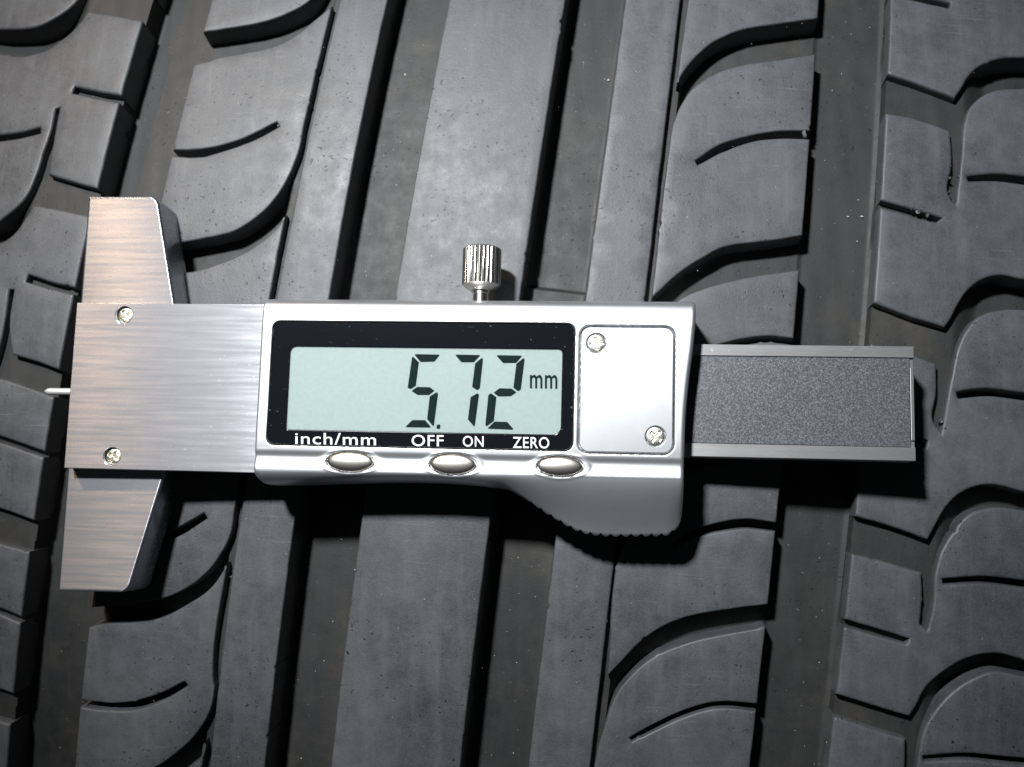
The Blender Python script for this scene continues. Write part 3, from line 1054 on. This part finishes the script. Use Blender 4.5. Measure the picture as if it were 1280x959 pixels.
def text(body, quad, z, mat, parent, bold=0.0, name='printed_text'):
    """letters stretched to the photo rectangle x0, x1, top, bottom (pixels)"""
    cu = bpy.data.curves.new('txt', 'FONT')
    cu.body = body
    cu.offset = bold
    cu.resolution_u = 6
    cu.space_character = 1.08
    o = bpy.data.objects.new('txt', cu)
    COL.objects.link(o)
    bpy.context.view_layer.update()
    dg = bpy.context.evaluated_depsgraph_get()
    me = bpy.data.meshes.new_from_object(o.evaluated_get(dg))
    bpy.data.objects.remove(o)
    co = np.empty(len(me.vertices) * 3)
    me.vertices.foreach_get('co', co)
    co = co.reshape(-1, 3)
    lo, hi = co.min(0), co.max(0)
    t = (co[:, 0] - lo[0]) / (hi[0] - lo[0])
    w = (co[:, 1] - lo[1]) / (hi[1] - lo[1])
    (xa, ya0, ya1), (xb, yb0, yb1) = quad
    A0, A1 = np.array(onz((xa, ya1), z)), np.array(onz((xa, ya0), z))
    B0, B1 = np.array(onz((xb, yb1), z)), np.array(onz((xb, yb0), z))
    t, w = t[:, None], w[:, None]
    Q = A0 * (1 - t) * (1 - w) + B0 * t * (1 - w) + A1 * (1 - t) * w + B1 * t * w
    co[:, :2] = Q * MM
    co[:, 2] = z * MM
    me.vertices.foreach_set('co', co.ravel())
    me.update()
    me.name = name
    return link(name, me, mat, parent, 0)
zt = 10.066
text('inch/mm', ((369, 540.6, 555.2), (470, 542.0, 556.9)), zt, M_INK, window, 0.006)
text('OFF', ((514.5, 543.5, 557.8), (554.5, 543.9, 558.2)), zt, M_INK, window, 0.007)
text('ON', ((578.5, 544.8, 558.4), (604.5, 545.2, 558.8)), zt, M_INK, window, 0.007)
text('ZERO', ((641, 546, 560.2), (686.5, 546.6, 560.8)), zt, M_INK, window, 0.007)
text('mm', ((662.4, 468.6, 485.6), (696.8, 469.0, 486.2)), zseg, M_SEG, window, 0.012)

# ---- battery cover, gently domed
co_ = rr_outline(CC, (CH[0] - 0.20, CH[1] - 0.20), 1.3)
cs1, cs2 = onz((745.5, 429), ZH), onz((819.5, 545.5), ZH)
r = ccw(resample(co_, 0.6))
holes = [circle(cs1, 1.42, n=40), circle(cs2, 1.42, n=40)]
def dome(P, h):
    y = (P[:, 1] - CC[1]) / CH[1]
    hh = h + np.where(h > 9.6, 0.16 * (1 - (y - 0.12) ** 2) - 0.06, 0)
    return np.column_stack([P, hh]) * MM
v, f = solid([r] + [ccw(h) for h in holes], [(0, 9.32), (0, 9.98), (-0.04, 10.06), (-0.12, 10.10), (-0.22, 10.10), (-0.34, 10.10)], 0.9, dome)
me = mesh_from('battery_cover', v, f)
weld(me)
cover = link('battery_cover', me, M_PAINT, gauge, 15)
for c, a in ((cs1, 0.12), (cs2, 0.9)):
    screw(c, 1.30, 10.02, a, cover, depth=0.42, mat=M_CROSS)

# ---- buttons
for c, rx, ry2 in btn:
    nn, mm_ = 64, 20
    t = np.arange(nn) * 2 * math.pi / nn
    rr = np.linspace(0.0, 1.0, mm_)
    rr[0] = 0.01
    T, Rr = np.meshgrid(t, rr, indexing='ij')
    k = 0.92
    P = np.stack([c[0] + rx * k * Rr * np.cos(T), c[1] + ry2 * k * Rr * np.sin(T), 9.86 + 0.46 * np.sqrt(np.maximum(1 - (Rr * 0.985) ** 2, 0))], -1)
    sk = P[:, -1:].copy()
    sk[..., 2] = 9.2
    me = grid_mesh('push_button', np.concatenate([P, sk], 1) * MM, close_u=True)
    link('push_button', me, M_BUTTON, gauge, 60)

# ---- lock screw on the upper edge
kz = 5.4
kx = onz((602, 340), kz)[0]
ky1, ky0 = onz((602, 309.5), kz)[1], onz((602, 359), kz)[1]
kr = (onz((626.5, 340), kz)[0] - onz((578.5, 340), kz)[0]) / 2
lock = bpy.data.objects.new('lock_screw', None)
COL.objects.link(lock)
lock.parent = gauge
def turned(name, prof, knurl, parent, mat):
    n = 240 if knurl else 40
    t = np.arange(n) * 2 * math.pi / n
    rows = []
    for y, r, kn in prof:
        rad = r - (kn * 0.20 * (0.5 + 0.5 * np.cos(t * 26)) ** 1.5 if knurl else 0)
        rows.append(np.stack([kx + rad * np.cos(t), np.full(n, y), kz + rad * np.sin(t)], -1))
    me = grid_mesh(name, np.array(rows).transpose(1, 0, 2) * MM, close_u=True)
    bm = bmesh.new(); bm.from_mesh(me); bmesh.ops.recalc_face_normals(bm, faces=bm.faces); bm.to_mesh(me); bm.free()
    return link(name, me, mat, parent, 40)
turned('knob', [(ky1, 0.02, 0), (ky1, kr * .78, 0), (ky1 - .12, kr * .90, 0), (ky1 - .30, kr * .97, 0), (ky1 - .36, kr, 1), (ky0 + .30, kr, 1), (ky0 + .25, kr * .98, 0), (ky0, kr * .88, 0), (ky0 - .55, kr * .62, 0), (ky0 - .6, .02, 0)], True, lock, M_CHROME)
turned('stem', [(ky0 - 0.4, .02, 0), (ky0 - 0.4, kr * .47, 0), (ky0 - 1.0, kr * .47, 0), (ky0 - 1.05, kr * .42, 0), (hyt - 0.8, kr * .42, 0)], False, lock, M_CHROME)

# ------------------------------------------------------------------ torn rubber and grit in the tread
def crumb_mesh(name, r, seed):
    q = np.random.default_rng(seed)
    bm = bmesh.new()
    bmesh.ops.create_icosphere(bm, subdivisions=2, radius=1)
    sc = q.uniform(0.55, 1.3, 3)
    ph = q.uniform(0, 6.28, 6)
    for v in bm.verts:
        k = 1 + 0.28 * math.sin(3.1 * v.co.x + ph[0]) * math.sin(2.7 * v.co.y + ph[1]) + 0.22 * math.sin(5.3 * v.co.z + ph[2] + 4 * v.co.x)
        v.co = Vector((v.co.x * sc[0], v.co.y * sc[1], v.co.z * sc[2])) * (k * r * MM)
    me = bpy.data.meshes.new(name)
    bm.to_mesh(me)
    bm.free()
    return me
def put(name, p, h, r, mat, seed, stretch=(1, 1, 1), rz=0.0):
    u, s_ = tyre_us(p)
    o = link(name, crumb_mesh(name, r, seed), mat, tyre, 60)
    o.location = Vector(tyre_xyz(u, s_, h))
    o.rotation_euler = (0.2 * seed, 0.3 * seed, rz)
    o.scale = stretch
    return o
CR = [(1148,263,.5),(1160,268,.55),(1140,260,.4),(1186,206,.5),(1187,222,.45),(1187,240,.4),(757,742,.4),(755,758,.55),(757,778,.4),(1006,166,.45),
      (347,156,.35),(1200,219,.4),(1147,556,.6),(1154,552,.4),(1176,526,.5),(1181,535,.45),(104,879,.35),(288,722,.4),(1052,900,.45),(1070,906,.5),(820,1,.3)]
for i, (x, y, r) in enumerate(CR):
    put('rubber_crumb', (x, y), -0.35, r * 0.75, M_TREAD, i + 1, (1.6, 0.7, 0.8), rng.uniform(0, 3))
M_GRIT = plain('pale_grit', (0.42, 0.41, 0.39), 0.7, 0.3)
gm = [crumb_mesh('grit', 1.0, 50 + i) for i in range(5)]
verts, faces, k0 = [], [], 0
q = np.random.default_rng(3)
def grit_at(u, s_, h, r):
    global k0
    me = gm[q.integers(0, 5)]
    c = np.array([v.co[:] for v in me.vertices]) * r
    a = q.uniform(0, 6.28)
    c[:, :2] = c[:, :2] @ np.array([[math.cos(a), -math.sin(a)], [math.sin(a), math.cos(a)]])
    verts.append(c + tyre_xyz(u, s_, h))
    faces.extend([[i + k0 for i in p.vertices] for p in me.polygons])
    k0 += len(c)
fl = [(E_AL, E_AR, 6.1), (E_BL, E_BR, 6.1), (E_CL, E_CR, 6.1), (E_DL, E_DR, 4.3)]
for i in range(110):
    Ea, Eb, h = fl[q.integers(0, 4)]
    s_ = q.uniform(-70, 75)
    t = q.uniform(.25, .95)
    grit_at(at(Ea, s_) * (1 - t) + at(Eb, s_) * t, s_, -h, q.choice([.05, .07, .09, .16], p=[.45, .3, .2, .05]))
for x, y, r in ((1085,258,.24),(1067,258,.12),(697,371,.3),(1079,290,.13),(623,297,.14),(433,718,.1)):
    u, s_ = tyre_us((x, y))
    grit_at(u, s_, -4.2 if x > 900 else -5.0, r)
for i in range(120):
    u, s_ = q.uniform(-70, 68), q.uniform(-60, 70)
    grit_at(u, s_, 0.01, q.choice([.03, .045, .06]))
me = mesh_from('grit', np.concatenate(verts), faces, uv=False)
go = link('grit', me, M_GRIT, None, 60)
go['kind'] = 'stuff'
go['label'] = 'pale specks of grit and dust lying on the tyre tread and in its grooves'
go['category'] = 'grit'
for me in gm:
    bpy.data.meshes.remove(me)
